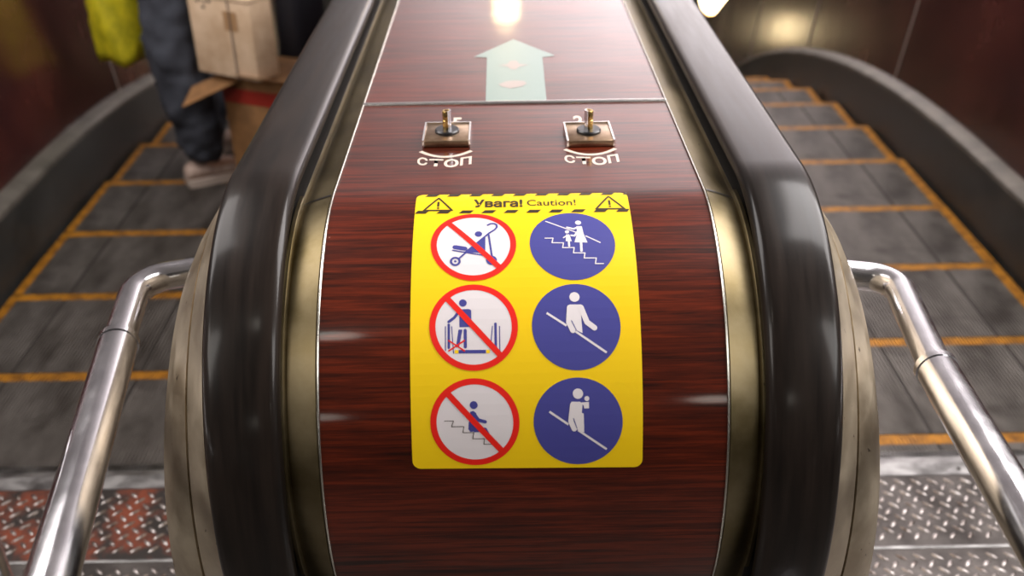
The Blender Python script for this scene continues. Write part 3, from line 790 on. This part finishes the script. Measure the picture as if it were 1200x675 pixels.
# trousers: baggy, gathered at the ankle
t = Sk(); t0 = t.add(pel, (.155, .125))
for h, k, a in ((hipR, kneeR, ankR), (hipL, kneeL, ankL)):
    t.chain(t0, [(h-U*.04, .122), ((h+k)/2-U*.02, .120), (k+U*.05, .108), (k-U*.08, .098), ((k+a)/2, .096), (a+U*.12, .088), (a+U*.03, .074), (a-U*.015, .056)])
t.add(pel+U*.10, (.135, .105), t0)
tr = skin_mesh('trousers', t.v, t.e, t.r, TROUS, pr, 3, 0, .05, .06)
j = Sk(); j0 = j.add(pel-U*.03, (.172, .142)); j1 = j.add(W_(-1.125, 3.395, 1.12), (.15, .118), j0); j2 = j.add(chest, (.16, .125), j1); j3 = j.add(W_(-1.115, 3.40, 1.41), (.10, .08), j2); j.add(neck-U*.03, .066, j3)
for s_, e_, w_ in ((shR, elR, wrR), (shL, elL, wrL)): j.chain(j3, [(s_, .078), (e_, .056), (w_+(e_-w_).normalized()*.03, .040)])
skin_mesh('jacket', j.v, j.e, j.r, JACKET, pr, 2, 0, .02, .08)
h = Sk(); h0 = h.add(headp+U*.05-F*.02, (.092, .096)); h.add(headp+U*.095-F*.01, (.062, .066), h0); h.add(headp-U*.04-F*.045, (.062, .062), h0)
skin_mesh('hair', h.v, h.e, h.r, HAIR, pr, 2, 0, .01, .02)
def shoe(a, name='shoe'):
    base = a.copy(); base.z = 0.0-PO.z+PO.z*0
    fl = -PO.z+.001
    bm = bmesh.new(); rows = []
    prof = [(-.078, .024, .050), (-.065, .033, .062), (-.03, .037, .070), (.01, .038, .064), (.05, .041, .054), (.09, .044, .045), (.125, .041, .038), (.155, .031, .031), (.168, .015, .022)]
    for x, w, hgt in prof:
        r = []
        for k in range(14):
            an = 2*PI*k/14; cs, sn = math.cos(an), math.sin(an)
            ww = w*(1 if sn < .3 else .80); z = .020+hgt*(sn*.5+.5)*.98 if sn > -.95 else .018
            r.append(Vector((a.x, a.y, fl))+F*x+Lf*(cs*ww)+U*z)
        rows.append(r)
    loft(bm, rows, True, 0, True); o = link(name, bm, SHOE, pr, True, 60)
    bm = bmesh.new(); out = [(x, w+.006) for x, w, _ in prof]
    ring = [Vector((a.x, a.y, fl))+F*x+Lf*w for x, w in out]+[Vector((a.x, a.y, fl))+F*x-Lf*w for x, w in reversed(out)]
    loft(bm, [[p for p in ring], [p+U*.028 for p in ring]], True, 0, True); s = link('sole', bm, SOLE, o, True, 40)
shoe(ankR); shoe(ankL)

# yellow cloth bag hanging from the far hand
r = root('cloth_bag', (-1.355, 3.49, .385)); bm = bmesh.new(); rows = []
rnd = random.Random(3)
for i in range(15):
    q = i/14; z = .40*q; w = .088*(1-.55*max(0, (q-.62)/.38)**1.2)*(1 if q > .06 else .86); d = .05*(1-.5*max(0, (q-.6)/.4))
    rows.append([((w+.010*math.sin(5*a+q*7)+rnd.uniform(-.004, .004))*math.cos(a)-.02+.03*q, (d+.010*math.sin(4*a+q*9))*math.sin(a), z+.012*math.sin(3*a+2)*(1-q)) for a in [2*PI*k/28 for k in range(28)]])
loft(bm, rows, True, 0, True); link('pouch', bm, YBAG, r, True)
bm = bmesh.new(); tube(bm, [(-.02, 0, .38), (-.0, 0, .42), (.012, .008, .445)], .012, 10); link('strap', bm, YBAG, r, True)
tag(r, 'crumpled bright yellow bag hanging at the left of the person', 'bag')

# ================================================================== BOXES beside the passenger
r = root('cardboard_box', (-.877, 3.167, .434), -math.radians(29.9)); w, d, hh = .130, .050, .262
bm = bmesh.new(); box(bm, -w, w, -d, d, 0, hh-.012, 0, .006); link('carton', bm, CARD, r, True, 40)
bm = bmesh.new(); box(bm, -w-.003, w+.003, -d-.003, d+.003, hh-.014, hh, 0, .003); link('lid_edge', bm, CARD, r)
bm = bmesh.new(); x = .046
loft(bm, [[(x-.0022, yy, zz), (x+.0022, yy, zz)] for yy, zz in ((-d-.0045, -.002), (-d-.0045, hh+.002), (d+.0045, hh+.002), (d+.0045, -.002), (-d-.0045, -.002))])
link('cord', bm, CORD, r)
bm = bmesh.new(); box(bm, x-.028, x+.028, -d-.0012, -d-.0002, .155, .215, 0); link('tape_patch', bm, STAIN, r)
bm = bmesh.new()
for a, z0, ww in ((-.090, .232, .010), (-.073, .236, .008), (-.057, .231, .009), (-.039, .235, .012), (-.067, .214, .012)): box(bm, a, a+ww, -d-.0016, -d-.0002, z0, z0+.009)
link('printed_marks', bm, INK, r)
tag(r, 'pale cardboard box tied with a cord, carried on top of the brown box', 'box')
r = root('cardboard_box', (-.765, 3.255, .0), -math.radians(24)); w, d, hh = .150, .120, .448
bm = bmesh.new(); box(bm, -w, w, -d, d, .001, hh-.03, 0, .004); link('carton', bm, CARD2, r, True, 40)
bm = bmesh.new(); box(bm, -w-.0012, w+.0012, -d-.0012, d+.0012, .325, .375, 0); link('red_tape', bm, REDTAPE, r)
bm = bmesh.new()
pts = [(-w, .06, .418), (-w, -d, .418), (-w+.10, -d, .418), (-w-.045, -d-.155, .352), (-w-.075, -d-.06, .385)]
a = [bm.verts.new(p) for p in pts]; c = [bm.verts.new((p[0], p[1], p[2]-.004)) for p in pts]
bm.faces.new(a); bm.faces.new(c)
for q in range(5): bm.faces.new((a[q], a[(q+1) % 5], c[(q+1) % 5], c[q]))
link('flap', bm, CARD2, r)
bm = bmesh.new(); pts = [(-.03, -d, .418), (w, -d, .418), (w, -d-.085, .455), (-.035, -d-.080, .455)]
a = [bm.verts.new(p) for p in pts]; c = [bm.verts.new((p[0], p[1]-.004, p[2])) for p in pts]
bm.faces.new(a); bm.faces.new(c)
for q in range(4): bm.faces.new((a[q], a[(q+1) % 4], c[(q+1) % 4], c[q]))
link('flap', bm, CARD2, r)
tag(r, 'brown cardboard box with red tape and open flaps standing under the pale box', 'box')
# dark bag behind the boxes next to the handrail
r = root('shoulder_bag', (-.73, 3.54, -.012), -.35); bm = bmesh.new(); rows = []
for i in range(11):
    q = i/10; z = .70*q+.002; k = .9+.1*math.sin(q*PI); rows.append([((.055*k)*math.copysign(abs(math.cos(a))**.6, math.cos(a)), (.12*k)*math.copysign(abs(math.sin(a))**.6, math.sin(a)), z) for a in [2*PI*j/24 for j in range(24)]])
loft(bm, rows, True, 0, True); link('pouch', bm, BAGM, r, True, 60)
bm = bmesh.new(); tube(bm, fillet([(0, -.08, .69), (0, -.08, .85), (0, .08, .85), (0, .08, .69)], .06, 8), .010, 10); link('strap', bm, BAGM, r, True)
tag(r, 'tall black bag standing between the boxes and the balustrade', 'bag')
